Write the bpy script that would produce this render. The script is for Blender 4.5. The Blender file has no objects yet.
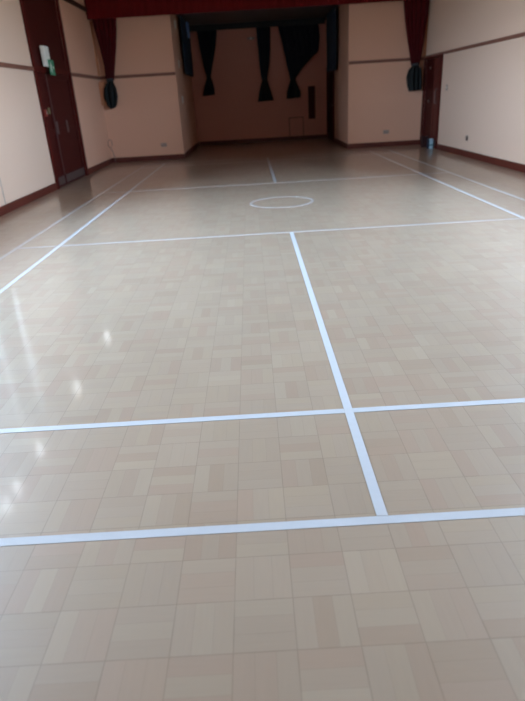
import bpy, bmesh, math, random
from mathutils import Vector, Matrix
random.seed(4)
S = bpy.context.scene
COL = S.collection
PI = math.pi

# ---------------------------------------------------------------- camera
HX, YE, YR, YB, ZC = 4.15, 14.4, 18.9, -4.0, 3.78    # half width, end wall, recess back wall, rear wall, ceiling
yaw, pitch, roll = -0.0019, 0.4224, -0.0601
fw = Vector((math.sin(yaw)*math.cos(pitch), math.cos(yaw)*math.cos(pitch), -math.sin(pitch)))
rt = Vector((math.cos(yaw), -math.sin(yaw), 0)); up = rt.cross(fw)
r2 = math.cos(roll)*rt + math.sin(roll)*up; u2 = -math.sin(roll)*rt + math.cos(roll)*up
cd = bpy.data.cameras.new('camera'); cam = bpy.data.objects.new('camera', cd); COL.objects.link(cam)
m = Matrix((r2, u2, -fw)).transposed().to_4x4(); m.translation = Vector((-0.3883, -1.5349, 1.3816))
cam.matrix_world = m
cd.sensor_fit = 'VERTICAL'; cd.sensor_height = 24.0; cd.lens = 561.74/701*24.0
cd.dof.use_dof = True; cd.dof.focus_distance = 2.8; cd.dof.aperture_fstop = 1.5
cd.clip_start = 0.05; cd.clip_end = 200
S.camera = cam

# ---------------------------------------------------------------- daylight
w = bpy.data.worlds.new('overcast_sky'); S.world = w; w.use_nodes = True
nt = w.node_tree; nt.nodes.clear()
wo = nt.nodes.new('ShaderNodeOutputWorld'); bg = nt.nodes.new('ShaderNodeBackground')
tc = nt.nodes.new('ShaderNodeTexCoord'); sx = nt.nodes.new('ShaderNodeSeparateXYZ'); cr = nt.nodes.new('ShaderNodeValToRGB')
mr = nt.nodes.new('ShaderNodeMapRange'); mr.inputs['From Min'].default_value = -1
nt.links.new(tc.outputs['Generated'], sx.inputs[0]); nt.links.new(sx.outputs['Z'], mr.inputs['Value'])
nt.links.new(mr.outputs['Result'], cr.inputs['Fac']); nt.links.new(cr.outputs['Color'], bg.inputs['Color'])
e = cr.color_ramp.elements
e[0].position = .47; e[0].color = (.16, .17, .15, 1); e[1].position = .52; e[1].color = (.66, .86, 1.10, 1)
e2 = e.new(1.0); e2.color = (.60, .82, 1.10, 1)
bg.inputs['Strength'].default_value = 9.0
nt.links.new(bg.outputs[0], wo.inputs['Surface'])

def portal(name, loc, rot, sx_, sy_):
    l = bpy.data.lights.new(name, 'AREA'); l.shape = 'RECTANGLE'; l.size = sx_; l.size_y = sy_
    l.cycles.is_portal = True
    o = bpy.data.objects.new(name, l); o.location = loc; o.rotation_euler = rot; COL.objects.link(o)
RWIN = [(1.0, 2.6), (3.2, 4.8), (5.6, 7.2)]          # windows in the right wall (y from, y to)
LWIN = [(1.0, 2.8), (3.1, 4.9), (5.2, 7.0)]                      # windows in the left wall
WZ0, WZ1 = 1.1, 3.4
BWIN = []                       # windows in the rear wall (x from, x to)
for a, b in RWIN: portal('daylight_portal', (HX+.22, (a+b)/2, (WZ0+WZ1)/2), (0, PI/2, 0), WZ1-WZ0, b-a)
for a, b in LWIN: portal('daylight_portal', (-HX-.22, (a+b)/2, (WZ0+WZ1)/2), (0, -PI/2, 0), WZ1-WZ0, b-a)
for a, b in BWIN: portal('daylight_portal', ((a+b)/2, YB-.22, (WZ0+WZ1)/2), (PI/2, 0, 0), b-a, WZ1-WZ0)

vs = S.view_settings
S.display_settings.display_device = 'sRGB'
vs.view_transform = 'Standard'; vs.look = 'None'; vs.gamma = 1; vs.use_curve_mapping = False
vs.exposure = 1.7

# ---------------------------------------------------------------- materials
def mat(name, col, rough=.6, bump=0, scale=20, var=0, metal=0, coat=0, sheen=0, stretch=(1, 1, 1), emit=None):
    m = bpy.data.materials.new(name); m.use_nodes = True
    t = m.node_tree; p = t.nodes['Principled BSDF']
    p.inputs['Roughness'].default_value = rough; p.inputs['Metallic'].default_value = metal
    p.inputs['Coat Weight'].default_value = coat; p.inputs['Sheen Weight'].default_value = sheen
    p.inputs['Base Color'].default_value = (*col, 1)
    tcn = t.nodes.new('ShaderNodeTexCoord'); mp = t.nodes.new('ShaderNodeMapping'); mp.inputs['Scale'].default_value = stretch
    nz = t.nodes.new('ShaderNodeTexNoise'); nz.inputs['Scale'].default_value = scale; nz.inputs['Detail'].default_value = 5
    t.links.new(tcn.outputs['Object'], mp.inputs[0]); t.links.new(mp.outputs[0], nz.inputs['Vector'])
    v = var if var else .04
    mx = t.nodes.new('ShaderNodeMix'); mx.data_type = 'RGBA'
    mx.inputs['A'].default_value = (*[c*(1-v) for c in col], 1); mx.inputs['B'].default_value = (*[min(1, c*(1+v)) for c in col], 1)
    t.links.new(nz.outputs['Fac'], mx.inputs['Factor']); t.links.new(mx.outputs['Result'], p.inputs['Base Color'])
    if bump:
        b = t.nodes.new('ShaderNodeBump'); b.inputs['Strength'].default_value = bump; b.inputs['Distance'].default_value = .01
        t.links.new(nz.outputs['Fac'], b.inputs['Height']); t.links.new(b.outputs[0], p.inputs['Normal'])
    if emit:
        p.inputs['Emission Color'].default_value = (*emit[0], 1); p.inputs['Emission Strength'].default_value = emit[1]
    return m
M = dict(
    wall=mat('painted_cream_plaster', (.68, .50, .385), .75, .15, 60, .03),
    wall_dim=mat('plaster_dim_end', (.68, .395, .275), .75, .15, 60, .03),  # wall plaster with the far end's dimmer, warmer light in its colour
    wall_shaded=mat('plaster_shaded_recess', (.61, .27, .20), .75, .15, 60, .03),  # redder plaster copy; the recess shade is put into its colour
    ceil=mat('ceiling_board', (.42, .25, .15), .8, .1, 12, .05),
    wood=mat('mahogany_stain', (.07, .008, .006), .55, .1, 6, .35, coat=0, stretch=(12, 12, 1)),
    leaf=mat('mahogany_leaf', (.05, .006, .005), .55, .1, 5, .35, coat=0, stretch=(14, 14, 1)),
    leaf_red=mat('mahogany_leaf_red', (.10, .022, .017), .5, .1, 5, .3, coat=0, stretch=(14, 14, 1)),
    skirt=mat('skirting_stain', (.095, .017, .010), .5, .1, 6, .3),
    rail=mat('dado_rail_wood', (.19, .08, .055), .6, .1, 9, .25, coat=0),
    darkwood=mat('dark_timber', (.045, .02, .014), .5, .1, 8, .3),
    red=mat('red_velvet', (.125, .0035, .005), .85, .25, 70, .2, sheen=.15),
    redd=mat('dark_red_velvet', (.078, .0025, .005), .9, .25, 70, .2, sheen=.1),
    navy=mat('navy_curtain_cloth', (.010, .015, .026), .9, .25, 60, .3),
    green=mat('black_green_cloth', (.006, .010, .011), .85, .25, 60, .3),
    blue=mat('blue_curtain_cloth', (.018, .034, .06), .8, .2, 50, .3),
    highlight_blue=mat('painted_blue_highlight', (.22, .40, .75), .6, .1, 50, .1),  # colour of the painted daylight highlight
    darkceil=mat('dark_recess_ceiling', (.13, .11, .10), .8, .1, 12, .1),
    cord=mat('dark_cord', (.03, .035, .04), .8, .2, 200, .3),
    tape=mat('white_line_tape', (.53, .57, .61), .45, .05, 30, .04, coat=.6),
    tape2=mat('worn_line_tape', (.46, .445, .45), .45, .05, 14, .12, coat=.6),
    steel=mat('brushed_steel', (.45, .45, .46), .35, .05, 90, .1, metal=1),
    dullsteel=mat('scuffed_kick_plate', (.10, .075, .075), .4, .05, 30, .3, metal=.5),
    oldsteel=mat('tarnished_steel', (.22, .17, .16), .5, .05, 90, .1, metal=.6),
    white=mat('white_plastic', (.78, .77, .70), .4, .03, 40, .03),
    sock=mat('grey_beige_plastic', (.33, .26, .22), .45, .03, 40, .05),
    black=mat('black_plastic', (.015, .015, .018), .5, .05, 40, .1),
    sign_green=mat('exit_sign_green', (.02, .22, .11), .4, .02, 40, .05),
    redp=mat('red_plastic', (.20, .02, .012), .4, .03, 40, .05),
    lime=mat('yellow_green_plastic', (.13, .13, .06), .4, .03, 40, .05),
    tan=mat('tan_timber', (.50, .22, .11), .6, .1, 12, .15),
    cable=mat('grey_cable_sheath', (.35, .33, .33), .5, .05, 60, .05),
    bin=mat('dark_brown_plastic', (.035, .014, .014), .4, .05, 40, .1),
    navyp=mat('navy_card', (.01, .02, .05), .5, .05, 40, .1),
    paleblue=mat('pale_blue_card', (.35, .52, .62), .5, .05, 40, .05),
    teal=mat('teal_print', (.05, .17, .19), .5, .05, 40, .05),
    frame=mat('window_frame_paint', (.7, .7, .68), .5, .05, 20, .03),
    glint_source=mat('glint_box_glow', (.9, .93, 1.0), .4, .03, 40, .03, emit=((.85, .93, 1.0), 4.5)),  # glow of the added glint boxes
    outline=mat('hatch_dark_outline', (.05, .022, .016), .7, .05, 20, .1),
)
def glass():
    m = bpy.data.materials.new('window_glass'); m.use_nodes = True; t = m.node_tree; t.nodes.clear()
    o = t.nodes.new('ShaderNodeOutputMaterial'); mx = t.nodes.new('ShaderNodeMixShader')
    tr = t.nodes.new('ShaderNodeBsdfTransparent'); gl = t.nodes.new('ShaderNodeBsdfGlossy'); gl.inputs['Roughness'].default_value = .02
    lw = t.nodes.new('ShaderNodeLayerWeight'); lw.inputs['Blend'].default_value = .15
    t.links.new(lw.outputs['Fresnel'], mx.inputs[0]); t.links.new(tr.outputs[0], mx.inputs[1]); t.links.new(gl.outputs[0], mx.inputs[2])
    t.links.new(mx.outputs[0], o.inputs[0]); return m
M['glass'] = glass()
for k_ in ('wood', 'leaf', 'leaf_red', 'red', 'redd', 'darkwood'):
    M[k_].node_tree.nodes['Principled BSDF'].inputs['Specular IOR Level'].default_value = .15

def parquet():
    m = bpy.data.materials.new('basket_weave_parquet'); m.use_nodes = True; t = m.node_tree
    p = t.nodes['Principled BSDF']; L = t.links.new
    def N(op, a, b=None, c=None):
        n = t.nodes.new('ShaderNodeMath'); n.operation = op
        for i, v in enumerate((a, b, c)):
            if v is None: continue
            if isinstance(v, (int, float)): n.inputs[i].default_value = v
            else: L(v, n.inputs[i])
        return n.outputs[0]
    tcn = t.nodes.new('ShaderNodeTexCoord'); s = t.nodes.new('ShaderNodeSeparateXYZ'); L(tcn.outputs['Object'], s.inputs[0])
    q = .176
    u = N('DIVIDE', N('ADD', s.outputs['X'], .52+q*200), q); v = N('DIVIDE', N('ADD', s.outputs['Y'], .47+q*200), q)
    cu, cv = N('FLOOR', u), N('FLOOR', v); fu, fv = N('FRACT', u), N('FRACT', v)
    par = N('MODULO', N('ADD', cu, cv), 2)                      # 1 -> fingers run along y
    a = N('ADD', N('MULTIPLY', fu, par), N('MULTIPLY', fv, N('SUBTRACT', 1, par)))
    a3 = N('MULTIPLY', a, 3); k = N('FLOOR', a3); fa = N('FRACT', a3)
    cv3 = t.nodes.new('ShaderNodeCombineXYZ'); L(cu, cv3.inputs[0]); L(cv, cv3.inputs[1]); L(k, cv3.inputs[2])
    wn = t.nodes.new('ShaderNodeTexWhiteNoise'); wn.noise_dimensions = '3D'; L(cv3.outputs[0], wn.inputs['Vector'])
    cb = t.nodes.new('ShaderNodeCombineXYZ'); L(cu, cb.inputs[0]); L(cv, cb.inputs[1]); cb.inputs[2].default_value = 7.3
    wb = t.nodes.new('ShaderNodeTexWhiteNoise'); wb.noise_dimensions = '3D'; L(cb.outputs[0], wb.inputs['Vector'])
    ramp = t.nodes.new('ShaderNodeValToRGB'); L(wn.outputs['Value'], ramp.inputs['Fac'])
    el = ramp.color_ramp.elements
    el[0].position = 0; el[0].color = (0.351, 0.274, 0.200, 1); el[1].position = 1; el[1].color = (0.394, 0.324, 0.246, 1)
    for pos, c in ((.18, (0.371, 0.281, 0.210)), (.35, (0.368, 0.295, 0.221)), (.6, (0.379, 0.307, 0.233)), (.8, (0.379, 0.305, 0.223))):
        x = el.new(pos); x.color = (*c, 1)
    # slow drift in tone between boxes of timber, and fine grain along the finger
    nz = t.nodes.new('ShaderNodeTexNoise'); nz.inputs['Scale'].default_value = 1.1; nz.inputs['Detail'].default_value = 2
    L(tcn.outputs['Object'], nz.inputs['Vector'])
    gx = t.nodes.new('ShaderNodeCombineXYZ')
    L(N('MULTIPLY', s.outputs['X'], N('ADD', 6, N('MULTIPLY', par, 60))), gx.inputs[0])
    L(N('MULTIPLY', s.outputs['Y'], N('ADD', 66, N('MULTIPLY', par, -60))), gx.inputs[1]); L(N('MULTIPLY', wn.outputs['Value'], 50), gx.inputs[2])
    gn = t.nodes.new('ShaderNodeTexNoise'); gn.inputs['Scale'].default_value = 1.5; gn.inputs['Detail'].default_value = 4; L(gx.outputs[0], gn.inputs['Vector'])
    tone = N('ADD', N('ADD', .86, N('MULTIPLY', wb.outputs['Value'], .07)), N('ADD', N('MULTIPLY', nz.outputs['Fac'], .12), N('MULTIPLY', gn.outputs['Fac'], .08)))
    # seams: thin dark gaps, stronger where the squares meet
    df = N('MINIMUM', fa, N('SUBTRACT', 1, fa)); dfm = N('MULTIPLY', df, q/3)
    du = N('MULTIPLY', N('MINIMUM', fu, N('SUBTRACT', 1, fu)), q); dv = N('MULTIPLY', N('MINIMUM', fv, N('SUBTRACT', 1, fv)), q)
    sn = t.nodes.new('ShaderNodeTexNoise'); sn.inputs['Scale'].default_value = 6; L(tcn.outputs['Object'], sn.inputs['Vector'])
    wob = N('MULTIPLY', sn.outputs['Fac'], .0022)
    s1 = N('MULTIPLY', N('LESS_THAN', dfm, N('ADD', .0002, N('MULTIPLY', wob, .5))), .15)
    s2 = N('MULTIPLY', N('LESS_THAN', N('MINIMUM', du, dv), N('ADD', .0002, wob)), .30)
    seam = N('SUBTRACT', 1, N('MAXIMUM', s1, s2))
    vm = t.nodes.new('ShaderNodeVectorMath'); vm.operation = 'SCALE'
    L(ramp.outputs['Color'], vm.inputs[0]); L(N('MULTIPLY', tone, seam), vm.inputs['Scale'])
    L(vm.outputs[0], p.inputs['Base Color'])
    p.inputs['Roughness'].default_value = .38; p.inputs['Specular IOR Level'].default_value = 1.0
    p.inputs['Coat Weight'].default_value = .65; p.inputs['Coat Roughness'].default_value = .09
    # the laid blocks are never quite level
    b = t.nodes.new('ShaderNodeBump'); b.inputs['Strength'].default_value = .12; b.inputs['Distance'].default_value = .002
    L(N('ADD', seam, N('MULTIPLY', nz.outputs['Fac'], 1)), b.inputs['Height']); L(b.outputs[0], p.inputs['Normal'])
    return m
M['parquet'] = parquet()

# ---------------------------------------------------------------- mesh helpers
def box(bm, x0, x1, y0, y1, z0, z1, bev=0):
    r = bmesh.ops.create_cube(bm, size=1)
    for v in r['verts']:
        v.co = Vector(((x0+x1)/2+v.co.x*(x1-x0), (y0+y1)/2+v.co.y*(y1-y0), (z0+z1)/2+v.co.z*(z1-z0)))
    if bev:
        es = list({e for v in r['verts'] for e in v.link_edges})
        bmesh.ops.bevel(bm, geom=es, offset=bev, segments=2, affect='EDGES', profile=.5)
def tube(bm, pts, r, n=8):
    pts = [Vector(p) for p in pts]; rings = []
    for i, p in enumerate(pts):
        d = (pts[min(i+1, len(pts)-1)]-pts[max(i-1, 0)]).normalized()
        a = d.cross(Vector((.3, .2, 1)) if abs(d.z) < .9 else Vector((1, 0, 0))).normalized(); b = d.cross(a)
        rings.append([bm.verts.new(p+r*(math.cos(k*2*PI/n)*a+math.sin(k*2*PI/n)*b)) for k in range(n)])
    for A, B in zip(rings, rings[1:]):
        for k in range(n): bm.faces.new((A[k], A[(k+1) % n], B[(k+1) % n], B[k]))
    bm.faces.new(rings[0][::-1]); bm.faces.new(rings[-1])
def lathe(bm, prof, loc, axis='z', n=20):
    rings = []
    for r, h in prof:
        ring = []
        for k in range(n):
            a = 2*PI*k/n; c, s_ = r*math.cos(a), r*math.sin(a)
            co = {'z': (c, s_, h), 'x': (h, c, s_), 'y': (c, h, s_)}[axis]
            ring.append(bm.verts.new(Vector(co)+Vector(loc)))
        rings.append(ring)
    for A, B in zip(rings, rings[1:]):
        for k in range(n): bm.faces.new((A[k], A[(k+1) % n], B[(k+1) % n], B[k]))
    bm.faces.new(rings[0][::-1]); bm.faces.new(rings[-1])
def obj(name, bm, m, parent=None, smooth=False):
    bmesh.ops.recalc_face_normals(bm, faces=bm.faces)
    me = bpy.data.meshes.new(name); bm.to_mesh(me); bm.free()
    if smooth:
        for p in me.polygons: p.use_smooth = True
    me.materials.append(M[m]); o = bpy.data.objects.new(name, me); COL.objects.link(o)
    if parent:
        o.parent = parent; o.matrix_parent_inverse = Matrix.Translation(-parent.location)
    return o
def boxes(name, bl, m, parent=None, bev=0):
    bm = bmesh.new()
    for b in bl: box(bm, *b, bev=bev)
    return obj(name, bm, m, parent)
def empty(name, loc):
    o = bpy.data.objects.new(name, None); o.location = loc; o.empty_display_size = .1; COL.objects.link(o); return o
def tag(o, label=None, cat=None, group=None, kind=None):
    if label: o['label'] = label
    if cat: o['category'] = cat
    if group: o['group'] = group
    if kind: o['kind'] = kind
    return o
def struct(name, bl, m, bev=0, label=None, parent=None):
    return tag(boxes(name, bl, m, parent, bev), label, None, None, None if parent else 'structure')

# ---------------------------------------------------------------- room shell
T = .2
struct('floor', [(-HX-T, HX+T, YB-T, YR+T, -.1, 0)], 'parquet', label='pale basket weave parquet floor with a glossy varnish')
struct('ceiling', [(-HX-T, HX+T, YB-T, YE+T, ZC, ZC+.15)], 'ceil')
struct('ceiling_recess', [(-2.4, 2.4, YE+T, YR+T, 3.56, 3.7)], 'darkceil')
D1 = (9.70, 11.72, 3.47)        # left door opening (y from, y to, top)
D2 = (13.02, 14.30, 2.03)       # right door opening
D3 = (17.05, 18.55, 2.05)       # recess door opening
TW = [4.8, 5.2, 6.2, 8.35, 10.9]
struct('wall_left', [(-HX-T, -HX, YB-T, LWIN[0][0], 0, ZC), (-HX-T, -HX, LWIN[0][1], LWIN[1][0], 0, ZC), (-HX-T, -HX, LWIN[1][1], LWIN[2][0], 0, ZC), (-HX-T, -HX, LWIN[2][1], D1[0], 0, ZC)]
       + [(-HX-T, -HX, a, b, z, q) for a, b in LWIN for z, q in ((0, WZ0), (WZ1, ZC))] + [ (-HX-T, -HX, D1[0], D1[1], D1[2], ZC)], 'wall')
struct('wall_left_end_bay', [(-HX-T, -HX, D1[1], YE+T, 0, ZC)], 'wall_dim')  # bay split off so its colour can carry the end shade
ys = [YB-T] + [v for ab in RWIN for v in ab] + [D2[0], D2[1], YE+T]
segs = [(HX, HX+T, ys[0], RWIN[0][0], 0, ZC), (HX, HX+T, RWIN[0][1], RWIN[1][0], 0, ZC), (HX, HX+T, RWIN[1][1], RWIN[2][0], 0, ZC),
        (HX, HX+T, RWIN[2][1], D2[0], 0, ZC), (HX, HX+T, D2[1], YE+T, 0, ZC), (HX, HX+T, D2[0], D2[1], D2[2], ZC)]
for a, b in RWIN: segs += [(HX, HX+T, a, b, 0, WZ0), (HX, HX+T, a, b, WZ1, ZC)]
struct('wall_right', segs, 'wall')
segs = [(-HX, HX, YB-T, YB, 0, ZC)]
for a, b in BWIN: segs += [(a, b, YB-T, YB, 0, WZ0), (a, b, YB-T, YB, WZ1, ZC)]
struct('wall_rear', segs, 'wall')
struct('wall_end_left', [(-HX, -2.2, YE, YE+T, 0, ZC)], 'wall_dim')
struct('wall_end_right', [(2.2, HX, YE, YE+T, 0, ZC)], 'wall_dim')
struct('wall_end_header', [(-2.2, 2.2, YE, YE+T, 3.45, ZC)], 'wall_dim')
struct('wall_recess_left', [(-2.4, -2.2, YE+T, YR+T, 0, 3.56)], 'wall_dim')
struct('wall_recess_right', [(2.2, 2.4, YE+T, D3[0], 0, 3.56), (2.2, 2.4, D3[1], YR+T, 0, 3.56), (2.2, 2.4, D3[0], D3[1], D3[2], 3.56)], 'wall_dim')
struct('wall_recess_back', [(-2.2, 2.2, YR, YR+T, 0, 3.56)], 'wall_shaded')
# skirting boards: bevelled top, butt jointed
bh, bt = .125, .022
struct('baseboard_left', [(-HX, -HX+bt, YB, D1[0]-.1, 0, bh), (-HX, -HX+bt, D1[1]+.1, YE-bt, 0, bh)], 'skirt', .005)
struct('baseboard_right', [(HX-bt, HX, YB, D2[0]-.09, 0, bh)], 'skirt', .005)
struct('baseboard_end_left', [(-HX, -2.2+bt, YE-bt, YE, 0, bh)], 'skirt', .005)
struct('baseboard_end_right', [(2.2-bt, HX, YE-bt, YE, 0, bh)], 'skirt', .005)
struct('baseboard_recess_left', [(-2.2, -2.2+bt, YE, YR-bt, 0, bh)], 'skirt', .005)
struct('baseboard_recess_right', [(2.2-bt, 2.2, YE, D3[0]-.08, 0, bh)], 'skirt', .005)
struct('baseboard_recess_back', [(-2.2, 2.2, YR-bt, YR, 0, bh)], 'skirt', .005)
struct('baseboard_rear', [(-HX+bt, HX-bt, YB, YB+bt, 0, bh)], 'skirt', .005)
# dado rail
rz0, rz1, rd = 2.025, 2.095, .025
struct('trim_1', [(-HX, -HX+rd, LWIN[2][1]+.1, D1[0]-.1, rz0, rz1), (-HX, -HX+rd, D1[1]+.1, YE, rz0, rz1)], 'rail', .006, 'brown wooden dado rail on the left wall')
struct('trim_2', [(HX-rd, HX, RWIN[2][1]+.1, YE, rz0+.03, rz1+.02)], 'rail', .006, 'brown wooden dado rail on the right wall')
struct('trim_3', [(-HX+rd, -2.2, YE-rd, YE, rz0, rz1)], 'rail', .006, 'brown wooden dado rail left of the recess')
struct('trim_4', [(2.2, HX-rd, YE-rd, YE, rz0, rz1)], 'rail', .006, 'brown wooden dado rail right of the recess')
struct('trim_5', [(-HX, -HX+.05, D1[1]+.1, YE-.2, 3.47, 3.56)], 'darkwood', .008, 'dark timber rail high on the left wall')
struct('trim_6', [(-HX, -HX+.05, YE-.05, YE, 2.1, 3.3)], 'tan', .006, 'tan corner batten at the left end of the hall')
struct('trim_7', [(HX-.05, HX, YE-.05, YE, 2.12, 3.3)], 'tan', .006, 'tan corner batten above the right door')

# ---------------------------------------------------------------- windows
def window(n, horiz, a, b, at_, sg_=1):
    root = tag(empty('window_%d' % n, (at_, a, WZ0) if horiz else (a, at_, WZ0)), kind='structure')
    def bx(u0, u1, d0, d1, z0, z1):
        return (min(at_+sg_*d0, at_+sg_*d1), max(at_+sg_*d0, at_+sg_*d1), u0, u1, z0, z1) if horiz else (u0, u1, at_-d1, at_-d0, z0, z1)
    fr = [bx(a, b, .06, .12, WZ0, WZ0+.06), bx(a, b, .06, .12, WZ1-.06, WZ1), bx(a, a+.06, .06, .12, WZ0+.06, WZ1-.06), bx(b-.06, b, .06, .12, WZ0+.06, WZ1-.06)]
    mid = (a+b)/2; tz = WZ1-.55
    fr += [bx(mid-.03, mid+.03, .06, .12, WZ0+.06, WZ1-.06), bx(a+.06, mid-.03, .06, .12, tz-.025, tz+.025), bx(mid+.03, b-.06, .06, .12, tz-.025, tz+.025)]
    boxes('window_frame', fr, 'frame', root)
    boxes('glass_pane', [bx(a+.03, b-.03, .085, .092, WZ0+.03, WZ1-.03)], 'glass', root)
    boxes('window_sill', [bx(a-.04, b+.04, -.05, .0, WZ0-.03, WZ0)], 'frame', root, .004)
k = 1
for a, b in RWIN: window(k, True, a, b, HX); k += 1
for a, b in LWIN: window(k, True, a, b, -HX, -1); k += 1
for a, b in BWIN: window(k, False, a, b, YB); k += 1

# ---------------------------------------------------------------- doors
def panelled_leaf(bm, side, x, y0, y1, z0, z1, th=.044, rows=()):
    """door leaf in a wall of constant x, side=+1 faces +x; stiles, rails and sunk panels"""
    s = side; st = .09
    xa, xb = sorted((x, x-s*th)); 
    def B(ya, yb, za, zb, dep=0):
        fa, fb = sorted((x-s*dep, x-s*th)); box(bm, fa, fb, ya, yb, za, zb, bev=.002)
    B(y0, y0+st, z0, z1); B(y1-st, y1, z0, z1)
    zs = [z0] + list(rows) + [z1]
    for i, z in enumerate(zs):
        za = z0 if i == 0 else (z1-.1 if i == len(zs)-1 else z-.05); zb = z0+.2 if i == 0 else (z1 if i == len(zs)-1 else z+.05)
        B(y0+st, y1-st, za, zb)
    lo = z0+.2
    for i in range(1, len(zs)):
        hi = z1-.1 if i == len(zs)-1 else zs[i]-.05
        B(y0+st, y1-st, lo, hi, .014); lo = zs[i]+.05

d1 = tag(empty('door_1', (-HX, D1[0], 0)), 'tall dark mahogany double door in the left wall', None, None, 'structure')
y0, y1, zt = D1; seam = 10.22; X = -HX
boxes('door_frame', [(X, X+.045, y0-.1, y0, 0, zt), (X, X+.045, y1, y1+.1, 0, zt), (X-.12, X, y0, y0+.03, 0, zt), (X-.12, X, y1-.03, y1, 0, zt),
                     (X-.12, X+.035, y0+.03, y1-.03, 2.03, 2.12), (X, X+.045, y0-.1, y1+.1, zt, zt+.1)], 'wood', d1, .004)
boxes('gap_backing', [(X-.19, X-.12, y0, y1, 0, zt)], 'wood', d1)  # unseen panel added behind each door to block sky through the gap
bm = bmesh.new(); panelled_leaf(bm, 1, X+.01, y0+.033, seam-.004, .008, 2.025, rows=(1.0,)); lf1 = obj('door_leaf', bm, 'leaf', d1)
bm = bmesh.new(); panelled_leaf(bm, 1, X+.01, seam+.004, y1-.033, .008, 2.025, rows=(1.0,)); lf2 = obj('door_leaf', bm, 'leaf', d1)
bm = bmesh.new(); panelled_leaf(bm, 1, X+.005, y0+.033, y1-.033, 2.125, zt-.005); obj('overdoor_panel', bm, 'leaf', d1)
boxes('meeting_strip', [(X+.011, X+.018, seam-.012, seam+.012, .2, 2.0)], 'dullsteel', lf2, .002)
boxes('push_plate', [(X+.011, X+.016, seam+.05, seam+.16, .95, 1.18)], 'dullsteel', lf2, .002)
boxes('push_plate', [(X+.011, X+.016, 10.92, 11.04, .95, 1.18)], 'dullsteel', lf2, .002)
boxes('kick_plate', [(X+.011, X+.015, seam+.06, y1-.1, .04, .19)], 'dullsteel', lf2, .002)
boxes('kick_plate', [(X+.011, X+.015, y0+.06, seam-.04, .04, .19)], 'dullsteel', lf1, .002)
boxes('lock_case', [(X+.011, X+.03, 9.94, 10.03, 1.32, 1.43)], 'lime', lf1, .004)

d2 = tag(empty('door_2', (HX, D2[0], 0)), 'dark mahogany door in the right wall near the far corner', None, None, 'structure')
y0, y1, zt = D2; X = HX
boxes('door_frame', [(X-.035, X, y0-.08, y0, 0, zt), (X-.035, X, y1, y1+.075, 0, zt), (X, X+.12, y0, y0+.03, 0, zt), (X, X+.12, y1-.03, y1, 0, zt),
                     (X-.035, X, y0-.08, y1+.075, zt, zt+.035)], 'wood', d2, .004)
boxes('gap_backing', [(X+.12, X+.19, y0, y1, 0, zt)], 'wood', d2)
bm = bmesh.new(); panelled_leaf(bm, -1, X+.01, y0+.033, 13.62, .008, zt-.005, rows=(1.0,)); l1 = obj('door_leaf', bm, 'leaf_red', d2)
bm = bmesh.new(); panelled_leaf(bm, -1, X+.01, 13.628, y1-.033, .008, zt-.005, rows=(1.0,)); l2 = obj('door_leaf', bm, 'leaf', d2)
bm = bmesh.new(); tube(bm, [(X+.012, 13.26, 1.02), (X-.04, 13.26, 1.02), (X-.045, 13.26, 1.06), (X-.045, 13.26, 1.30), (X-.04, 13.26, 1.34), (X+.012, 13.26, 1.34)], .009)
tag(obj('pull_handle', bm, 'oldsteel', l1, True), 'steel pull handle')
for z in (1.82, 1.07):
    bm = bmesh.new(); lathe(bm, [(.035, .012), (.035, -.012), (.02, -.02)], (X, 13.9, z), 'x'); obj('door_bolt', bm, 'steel', l2)
boxes('kick_plate', [(X+.004, X+.009, y0+.06, 13.58, .04, .19)], 'dullsteel', l1, .001)

d3 = tag(empty('door_3', (2.2, D3[0], 0)), 'narrow dark red door in the right side of the recess', None, None, 'structure')
y0, y1, zt = D3; X = 2.2
boxes('door_frame', [(X-.03, X, y0-.08, y0, 0, zt), (X-.03, X, y1, y1+.08, 0, zt), (X, X+.1, y0, y0+.03, 0, zt), (X, X+.1, y1-.03, y1, 0, zt), (X-.03, X, y0-.08, y1+.08, zt, zt+.08)], 'wood', d3, .004)
boxes('gap_backing', [(X+.1, X+.19, y0, y1, 0, zt)], 'wood', d3)
bm = bmesh.new(); panelled_leaf(bm, -1, X+.015, y0+.033, y1-.033, .008, zt-.005, rows=(1.0,)); l3 = obj('door_leaf', bm, 'leaf', d3)
bm = bmesh.new(); tube(bm, [(X+.02, 17.2, 1.05), (X-.04, 17.2, 1.05), (X-.04, 17.32, 1.05)], .01); obj('door_handle', bm, 'steel', l3, True)

# ---------------------------------------------------------------- court lines (40 mm tape laid on the floor)
def line(x0, x1, y0, y1, label, m='tape', z=.0012, grp=None):
    o = boxes('court_line', [(x0, x1, y0, y1, 0, z)], m)
    return tag(o, label, 'court line', grp)
W_ = .04
line(-3.05-W_, 3.05, 0, W_, 'nearest white line, running across the bottom of the floor')
line(-3.05, 3.05, .76, .76+W_, 'second nearest white line running across the floor, crossed by the centre line', z=.0016)
line(-3.05, 3.05, 4.68, 4.72, 'faint white cross line meeting the far end of the near centre line', 'tape2', z=.0016)
line(-3.05, 3.05, 8.68, 8.72, 'faint white cross line just beyond the painted circle', 'tape2', z=.0016)
line(-3.05, 3.05, 12.6, 12.64, 'barely visible white cross line near the recess', 'tape2', z=.0016)
line(-3.05-W_, 3.05+W_, 13.36, 13.4, 'barely visible farthest white cross line before the recess', 'tape2')
line(-W_/2, W_/2, W_, 4.68, 'near white centre line running away from the bottom line', z=.0022)
line(-.025, .025, 8.72, 13.36, 'short white centre line beyond the circle towards the recess', z=.0022)
line(-2.61, -2.57, W_, 13.36, 'bright inner white side line on the left, parallel to the left wall', z=.0028)
line(-3.05-W_, -3.05, W_, 13.36, 'faint outer white side line nearest the left wall', 'tape2', z=.002)
line(2.57, 2.61, W_, 13.36, 'inner white side line on the right, touching the cross line', z=.0028)
line(3.05, 3.05+W_, 0, 13.36, 'outer white side line nearest the right wall', z=.002)
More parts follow.
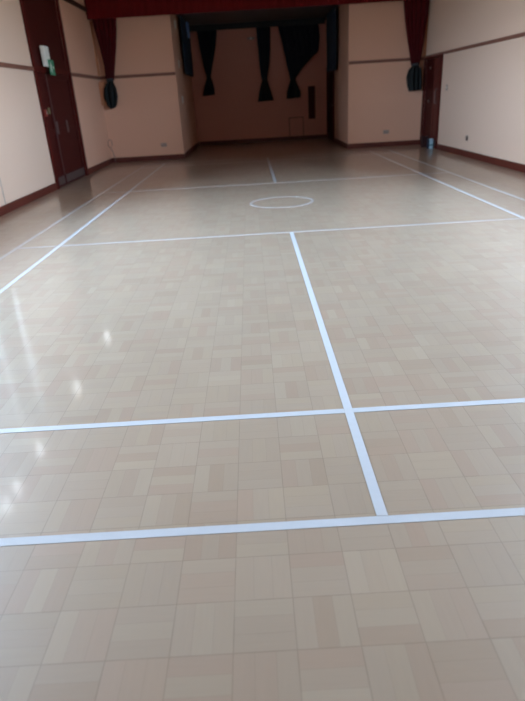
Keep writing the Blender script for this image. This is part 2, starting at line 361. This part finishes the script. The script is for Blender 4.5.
bm = bmesh.new(); n = 96; ro, ri = .46, .422
vs_ = [[bm.verts.new((r*math.cos(2*PI*k/n), 6.7+r*math.sin(2*PI*k/n), z)) for k in range(n)] for r, z in ((ro, 0), (ro, .0016), (ri, .0016), (ri, 0))]
for q in range(4):
    A, B = vs_[q], vs_[(q+1) % 4]
    for k in range(n): bm.faces.new((A[k], A[(k+1) % n], B[(k+1) % n], B[k]))
tag(obj('centre_circle', bm, 'tape2'), 'white circle marked on the floor in the middle of the hall', 'circle marking')

# ---------------------------------------------------------------- curtains
def lerp(tab, z):
    if z <= tab[0][0]: return tab[0][1:]
    for a, b in zip(tab, tab[1:]):
        if z <= b[0]:
            f = (z-a[0])/(b[0]-a[0]); f = f*f*(3-2*f) if len(a) > 4 else f
            return tuple(p+(q-p)*f for p, q in zip(a[1:], b[1:]))
    return tab[-1][1:]
def cloth(tab, folds, y, seed=0, nz=40, along='x', tilt=0):
    """hanging gathered cloth: tab rows (z, left, right, half depth); a closed thick sheet with folds"""
    rnd = random.Random(seed); ph = [rnd.uniform(0, 6.28) for _ in range(4)]
    bm = bmesh.new(); nu = max(24, folds*10); rows = []
    z0, z1 = tab[0][0], tab[-1][0]
    for i in range(nz+1):
        z = z0+(z1-z0)*i/nz; l, r, d = lerp(tab, z)[:3]
        ring = []
        for side in (1, -1):
            for j in range(nu+1):
                u = j/nu if side > 0 else 1-j/nu
                f = math.sin(u*folds*2*PI+ph[0]+.5*math.sin(z*2+ph[1])+.8*math.sin(u*5+ph[2]))
                edge = max(0, 1-(2*u-1)**6)**.5
                off = d*(.45*f*edge)+side*(-1)*(.004+d*.5*edge)
                xx = l+(r-l)*u; zz = z + (tilt*(u-.5) if i == 0 else 0)
                ring.append(bm.verts.new((xx, y+off, zz) if along == 'x' else (y+off, xx, zz)))
        rows.append(ring)
    n = len(rows[0])
    for A, B in zip(rows, rows[1:]):
        for k in range(n): bm.faces.new((A[k], A[(k+1) % n], B[(k+1) % n], B[k]))
    bm.faces.new(rows[0][::-1]); bm.faces.new(rows[-1])
    bmesh.ops.remove_doubles(bm, verts=bm.verts, dist=.00005)
    return bm
def band(x, y, z, rx, ry, h):
    bm = bmesh.new(); n = 24; R = []
    for zz, s in ((-h/2, .92), (-h/4, 1.04), (h/4, 1.04), (h/2, .92)):
        R.append([bm.verts.new((x+rx*s*math.cos(2*PI*k/n), y+ry*s*math.sin(2*PI*k/n), z+zz)) for k in range(n)])
    for A, B in zip(R, R[1:]):
        for k in range(n): bm.faces.new((A[k], A[(k+1) % n], B[(k+1) % n], B[k]))
    bm.faces.new(R[0][::-1]); bm.faces.new(R[-1]); return bm
def tied(name, label, cat, grp, y, drape, tail, waist, dm, tm, folds, seed):
    x, z, rx, ry = waist
    root = tag(empty(name, (x, y, tail[0][0])), label, cat, grp)
    obj('drape', cloth(drape, folds, y, seed), dm, root, True)
    obj('tie_band', band(x, y, z, rx, ry, .06), 'cord', root, True)
    obj('knotted_tail', cloth(tail, max(3, folds//2), y, seed+1, 24, tilt=.02), tm, root, True)
    return root
tied('stage_curtain', 'dark red curtain gathered left of the recess, its tied end in black', 'curtain', 'red stage curtains', 14.22,
     [(2.0, -3.94, -3.73, .06), (2.3, -3.93, -3.66, .07), (2.7, -3.97, -3.57, .07), (3.1, -4.03, -3.49, .07), (3.32, -4.05, -3.46, .06), (3.5, -4.05, -3.46, .05)],
     [(1.33, -3.93, -3.85, .04), (1.40, -4.00, -3.76, .09), (1.6, -4.06, -3.70, .13), (1.8, -4.03, -3.71, .12), (1.94, -3.92, -3.76, .07), (2.0, -3.91, -3.77, .05)],
     (-3.835, 2.0, .10, .07), 'redd', 'green', 5, 1)
tied('stage_curtain', 'dark red curtain gathered right of the recess, its tied end in black', 'curtain', 'red stage curtains', 14.22,
     [(1.93, 3.74, 3.96, .06), (2.2, 3.69, 4.01, .07), (2.6, 3.60, 4.05, .07), (3.0, 3.53, 4.10, .07), (3.32, 3.49, 4.12, .05), (3.5, 3.48, 4.12, .05)],
     [(1.33, 3.72, 4.04, .07), (1.45, 3.67, 4.05, .10), (1.65, 3.64, 4.03, .12), (1.82, 3.69, 4.01, .10), (1.9, 3.78, 3.94, .06), (1.94, 3.78, 3.93, .05)],
     (3.855, 1.93, .10, .07), 'redd', 'green', 5, 5)
# pelmet: pleated cloth over a board across the whole end of the hall
pel = tag(empty('pelmet', (0, 14.1, 3.3)), 'deep red cloth pelmet hanging across the whole end of the hall', 'pelmet')
obj('valance', cloth([(3.31, -4.12, 4.13, .022), (3.77, -4.12, 4.13, .016)], 46, 14.07, 9, 10), 'red', pel, True)
boxes('pelmet_board', [(-4.14, 4.14, 14.1, 14.13, 3.42, 3.775)], 'darkwood', pel)
# recess curtains in near-black navy, each tied into a knot
RB = 18.74
tied('recess_curtain', 'black curtain with a tied end on the left of the recess', 'curtain', 'black knotted curtains in the recess', RB,
     [(2.1, -1.70, -1.56, .05), (2.4, -1.77, -1.48, .06), (2.9, -1.84, -1.34, .06), (3.3, -1.88, -1.27, .05), (3.56, -1.92, -1.25, .04)],
     [(1.54, -1.87, -1.48, .05), (1.75, -1.82, -1.48, .07), (1.95, -1.74, -1.52, .06), (2.1, -1.68, -1.58, .05)],
     (-1.63, 2.1, .075, .06), 'navy', 'navy', 5, 11)
tied('recess_curtain', 'narrow black curtain with a tied end in the middle of the recess', 'curtain', 'black knotted curtains in the recess', RB,
     [(1.93, .07, .27, .05), (2.3, .03, .34, .06), (2.8, .01, .40, .06), (3.42, -.02, .43, .04), (3.56, -.02, .43, .03)],
     [(1.27, -.09, .44, .05), (1.5, -.04, .38, .07), (1.75, .03, .30, .06), (1.93, .10, .25, .05)],
     (.17, 1.93, .09, .06), 'navy', 'green', 4, 21)
tied('recess_curtain', 'widest black curtain, swept to a tied end, on the right of the recess', 'curtain', 'black knotted curtains in the recess', RB,
     [(1.88, 1.0, 1.17, .05), (2.2, .93, 1.43, .06), (2.63, .85, 1.93, .06), (3.0, .77, 1.97, .06), (3.42, .66, 1.95, .04), (3.56, .66, 1.95, .03)],
     [(1.31, .86, 1.32, .05), (1.5, .88, 1.33, .08), (1.7, .95, 1.24, .07), (1.88, 1.02, 1.15, .05)],
     (1.085, 1.88, .09, .06), 'navy', 'green', 7, 31)
rc = tag(empty('curtain_valance', (0, 18.5, 3.4)), 'dark grey valance over the knotted curtains at the back of the recess', 'valance')
obj('valance', cloth([(3.38, -2.15, 2.14, .02), (3.545, -2.15, 2.14, .014)], 30, 18.62, 44, 6), 'cord', rc, True)
boxes('curtain_rail', [(-2.17, 2.17, 18.65, 18.67, 3.48, 3.53)], 'darkwood', rc)
# blue side curtains along the recess walls
for sx_, ya, yb, zb, lab in ((-1, 15.95, 18.2, 2.1, 'dark blue curtain along the left side of the recess'), (1, 15.9, 17.75, 1.98, 'dark blue curtain along the right side of the recess, above the door')):
    r = tag(empty('side_curtain', (sx_*2.1, ya, zb)), lab, 'curtain', 'blue side curtains')
    obj('drape', cloth([(zb, ya+.05, yb-.05, .05), (3.3, ya, yb, .05), (3.5, ya, yb, .035)], 9, sx_*2.09, 61+sx_, 20, 'y'), 'blue', r, True)
    if sx_ < 0: tag(obj('blue_highlight', cloth([(3.08, 16.95, 17.2, .03), (3.46, 16.85, 17.3, .03)], 2, -2.02, 5, 12, 'y'), 'highlight_blue', r, True), 'blue daylight highlight put on as a pale strip')  # blue strip stands in for a daylight highlight on the curtain
    boxes('curtain_rail', [tuple(sorted((sx_*2.15, sx_*2.17)))+(ya-.1, yb+.1, 3.5, 3.53)], 'steel', r)

# ---------------------------------------------------------------- fittings
def wall_frame(side, x, u0, u1, z0, z1, d):   # box standing d off a wall of constant x
    return (x, x+d, u0, u1, z0, z1) if side > 0 else (x-d, x, u0, u1, z0, z1)
# exit sign over the left door: white luminaire body, green face
sg = tag(empty('exit_sign', (-4.11, 10.3, 2.0)), 'white and green emergency exit light above the left double door', 'exit sign')
boxes('housing', [(-4.11, -4.04, 10.07, 10.36, 2.12, 2.46)], 'white', sg, .012)
gp = boxes('sign_plate', [(-4.035, -4.025, 10.17, 10.46, 1.98, 2.24)], 'sign_green', sg, .003)
bm = bmesh.new(); vsx = []   # running figure: one outline, pushed out to a thin relief
out = [(10.20, 2.03), (10.235, 2.045), (10.255, 2.085), (10.285, 2.06), (10.28, 2.02), (10.30, 2.02), (10.31, 2.07), (10.28, 2.11), (10.29, 2.14), (10.32, 2.125), (10.325, 2.14), (10.29, 2.165),
       (10.285, 2.20), (10.255, 2.20), (10.25, 2.165), (10.22, 2.14), (10.215, 2.11), (10.23, 2.11), (10.245, 2.135), (10.235, 2.09), (10.22, 2.055), (10.195, 2.045)]
f1 = bm.faces.new([bm.verts.new((-4.0248, a, b)) for a, b in out])
ex = bmesh.ops.extrude_face_region(bm, geom=[f1])
for v in ex['geom']:
    if isinstance(v, bmesh.types.BMVert): v.co.x += .002
obj('running_figure', bm, 'white', gp)
bm = bmesh.new()
f1 = bm.faces.new([bm.verts.new((-4.0248, a, b)) for a, b in ((10.35, 2.10), (10.40, 2.10), (10.40, 2.08), (10.435, 2.11), (10.40, 2.14), (10.40, 2.12), (10.35, 2.12))])
ex = bmesh.ops.extrude_face_region(bm, geom=[f1])
for v in ex['geom']:
    if isinstance(v, bmesh.types.BMVert): v.co.x += .002
obj('arrow', bm, 'white', gp)
fc = tag(empty('fire_call_point', (-4.1, 9.66, 1.3)), 'small red call point on the left frame of the double door', 'call point')
boxes('case', [(-4.105, -4.07, 9.62, 9.70, 1.28, 1.40)], 'redp', fc, .006)
boxes('glass_window', [(-4.07, -4.066, 9.64, 9.68, 1.31, 1.37)], 'sock', fc)

def socket(name, label, cat, c, ax, w_, h_, grp=None, m='sock', double=True):
    """face plate on a wall; ax = 'y-' faces -y, 'x+' faces +x, 'x-' faces -x"""
    x, y, z = c; r = tag(empty(name, c), label, cat, grp)
    def bx(u0, u1, z0, z1, d0, d1):
        if ax == 'y-': return (x+u0, x+u1, y-d1, y-d0, z+z0, z+z1)
        if ax == 'x+': return (x+d0, x+d1, y+u0, y+u1, z+z0, z+z1)
        return (x-d1, x-d0, y+u0, y+u1, z+z0, z+z1)
    boxes('face_plate', [bx(-w_/2, w_/2, -h_/2, h_/2, 0, .012)], m, r, .003)
    us = (-.25, .25) if double else (0,)
    if cat == 'light switch':
        boxes('rocker', [bx(-.012, .012, -.02, .02, .012, .018)], 'white', r, .002)
    else:
        for u in us:
            boxes('outlet', [bx(u*w_-.004, u*w_+.004, .008, .022, .012, .0135), bx(u*w_-.016, u*w_-.009, -.018, -.011, .012, .0135), bx(u*w_+.009, u*w_+.016, -.018, -.011, .012, .0135)], 'black', r)
            boxes('rocker', [bx(u*w_-.006, u*w_+.006, .027, .037, .012, .017)], 'white', r)
socket('wall_socket', 'double socket low on the wall left of the recess', 'socket', (-2.71, YE, .38), 'y-', .15, .09)
socket('wall_socket', 'double socket low on the wall right of the recess', 'socket', (3.21, YE, .37), 'y-', .15, .09)
socket('wall_socket', 'single dark socket low on the right wall', 'socket', (HX, 10.97, .37), 'x-', .10, .10, double=False, m='dullsteel')
socket('wall_socket', 'socket low on the left wall beneath the thin cable', 'socket', (-HX, 6.93, .24), 'x+', .12, .1, m='dullsteel')
socket('light_switch', 'light switch on the right wall beside the door', 'light switch', (HX, 12.52, 1.36), 'x-', .09, .12)
bm = bmesh.new(); tube(bm, [(-HX+.006, 7.2, .13), (-HX+.006, 7.2, .8), (-HX+.006, 7.195, 1.4), (-HX+.006, 7.2, 2.03)], .005)
tag(obj('wall_cable', bm, 'cable', None, True), 'thin grey cable running up the left wall from the skirting', 'cable')
# cord loop hanging by the left corner
root = tag(empty('hanging_cord', (-HX+.03, 14.15, .2)), 'thin grey cord looped low in the left corner', 'cord')
bm = bmesh.new(); pts = []
for i in range(25):
    a = 2*PI*i/24; pts.append((-HX+.07+.05*math.sin(a), 14.2+.02*math.cos(a), .50+.10*math.cos(a)))
tube(bm, pts, .008); obj('loop', bm, 'oldsteel', root, True)
bm = bmesh.new(); tube(bm, [(-HX+.07, 14.2, .40), (-HX+.10, 14.22, .30), (-HX+.13, 14.25, .16), (-HX+.13, 14.26, .01)], .009); obj('cord_end', bm, 'oldsteel', root, True)
tag(boxes('wall_box', [(-HX+.002, -HX+.16, YE-.16, YE-.052, 1.42, 1.95)], 'tan', None, .01), 'tan wooden box in the left corner behind the tied red curtain', 'box')
# cream plates up the left jamb of the recess
for z, l in ((3.24, 'topmost'), (2.32, 'middle'), (1.45, 'lowest')):
    o = empty('wall_plate', (-2.2, 15.3, z)); tag(o, '%s of three small cream plates up the left side wall of the recess' % l, 'wall plate', 'cream plates in the recess')
    boxes('plate', [(-2.2, -2.175, 15.28, 15.37, z-.09, z+.09)], 'white', o, .008)
    bm = bmesh.new(); lathe(bm, [(.012, 0), (.012, .012), (.006, .02)], (-2.176, 15.325, z), 'x', 12); obj('hook', bm, 'steel', o, True)
# recess back wall: narrow dark panel, hatch outline, small sensor
pn = tag(empty('wall_panel', (1.7, YR, .66)), 'tall narrow dark red panel on the back wall of the recess', 'wall panel')
boxes('board', [(1.61, 1.80, YR-.03, YR, .66, 1.62)], 'wood', pn, .004)
boxes('frame', [(1.59, 1.61, YR-.04, YR, .64, 1.64), (1.80, 1.82, YR-.04, YR, .64, 1.64), (1.61, 1.80, YR-.04, YR, 1.62, 1.64), (1.61, 1.80, YR-.04, YR, .64, .66)], 'darkwood', pn)
ht = tag(empty('wall_hatch', (1.17, YR, .13)), 'low square hatch in the back wall of the recess, thin dark outline', 'hatch')
boxes('hatch_door', [(.95, 1.40, YR-.012, YR, .14, .70)], 'wall_shaded', ht)
boxes('hatch_frame', [(.93, .95, YR-.016, YR, .13, .72), (1.40, 1.42, YR-.016, YR, .13, .72), (.95, 1.40, YR-.016, YR, .70, .72)], 'outline', ht)  # thin dark strips around the hatch
sn_ = tag(empty('motion_sensor', (-.2, YR, 3.12)), 'small pale sensor high on the recess back wall beside the narrow curtain', 'sensor')
boxes('base', [(-.32, -.08, YR-.03, YR, 3.09, 3.15)], 'sock', sn_, .008)
bm = bmesh.new(); lathe(bm, [(.03, -.03), (.028, -.045), (.012, -.058)], (-.2, YR, 3.12), 'y', 14); obj('lens', bm, 'white', sn_, True)
# bin and carton by the right door
bn = tag(empty('waste_bin', (4.0, 13.62, 0)), 'low dark bin beside the right door', 'bin')
bm = bmesh.new(); A = []
for z, q_ in ((0, .06), (.25, .075), (.25, .067), (.02, .052)):
    A.append([bm.verts.new((4.015+q_*a, 13.62+q_*b, z)) for a, b in ((-1, -1), (1, -1), (1, 1), (-1, 1))])
for P, Q in zip(A, A[1:]):
    for k in range(4): bm.faces.new((P[k], P[(k+1) % 4], Q[(k+1) % 4], Q[k]))
bm.faces.new(A[0][::-1]); bm.faces.new(A[-1]); obj('body', bm, 'bin', bn)
bm = bmesh.new()
R = [[bm.verts.new((4.015+q_*a, 13.62+q_*b, z)) for a, b in ((-1, -1), (1, -1), (1, 1), (-1, 1))] for z, q_ in ((.235, .082), (.262, .082), (.262, .066), (.235, .066))]
for m_ in range(4):
    P, Q = R[m_], R[(m_+1) % 4]
    for k in range(4): bm.faces.new((P[k], P[(k+1) % 4], Q[(k+1) % 4], Q[k]))
obj('rim', bm, 'bin', bn)
ct = tag(empty('carton', (4.06, 13.2, 0)), 'pale blue and navy carton on the floor against the right door', 'carton')
boxes('box', [(4.015, 4.10, 13.14, 13.24, 0, .23)], 'paleblue', ct, .003)
boxes('label_band', [(4.013, 4.102, 13.138, 13.242, .07, .10)], 'teal', ct)
boxes('spine', [(3.975, 4.013, 13.145, 13.235, 0, .225)], 'navyp', ct, .002)
# unseen glowing boxes added high on the left wall to glint in the varnish
for i, y in enumerate(TW):
    o = tag(empty('glint_box', (-HX, y, 3.6)), 'small unseen glowing box added for a glint in the floor varnish', 'glint_source', 'added glint boxes on the left wall')
    boxes('base', [(-HX, -HX+.03, y-.09, y+.09, 3.53, 3.69)], 'frame', o, .006)
    boxes('glow_face', [(-HX+.03, -HX+.09, y-.07, y+.07, 3.55, 3.67)], 'glint_source', o, .015)
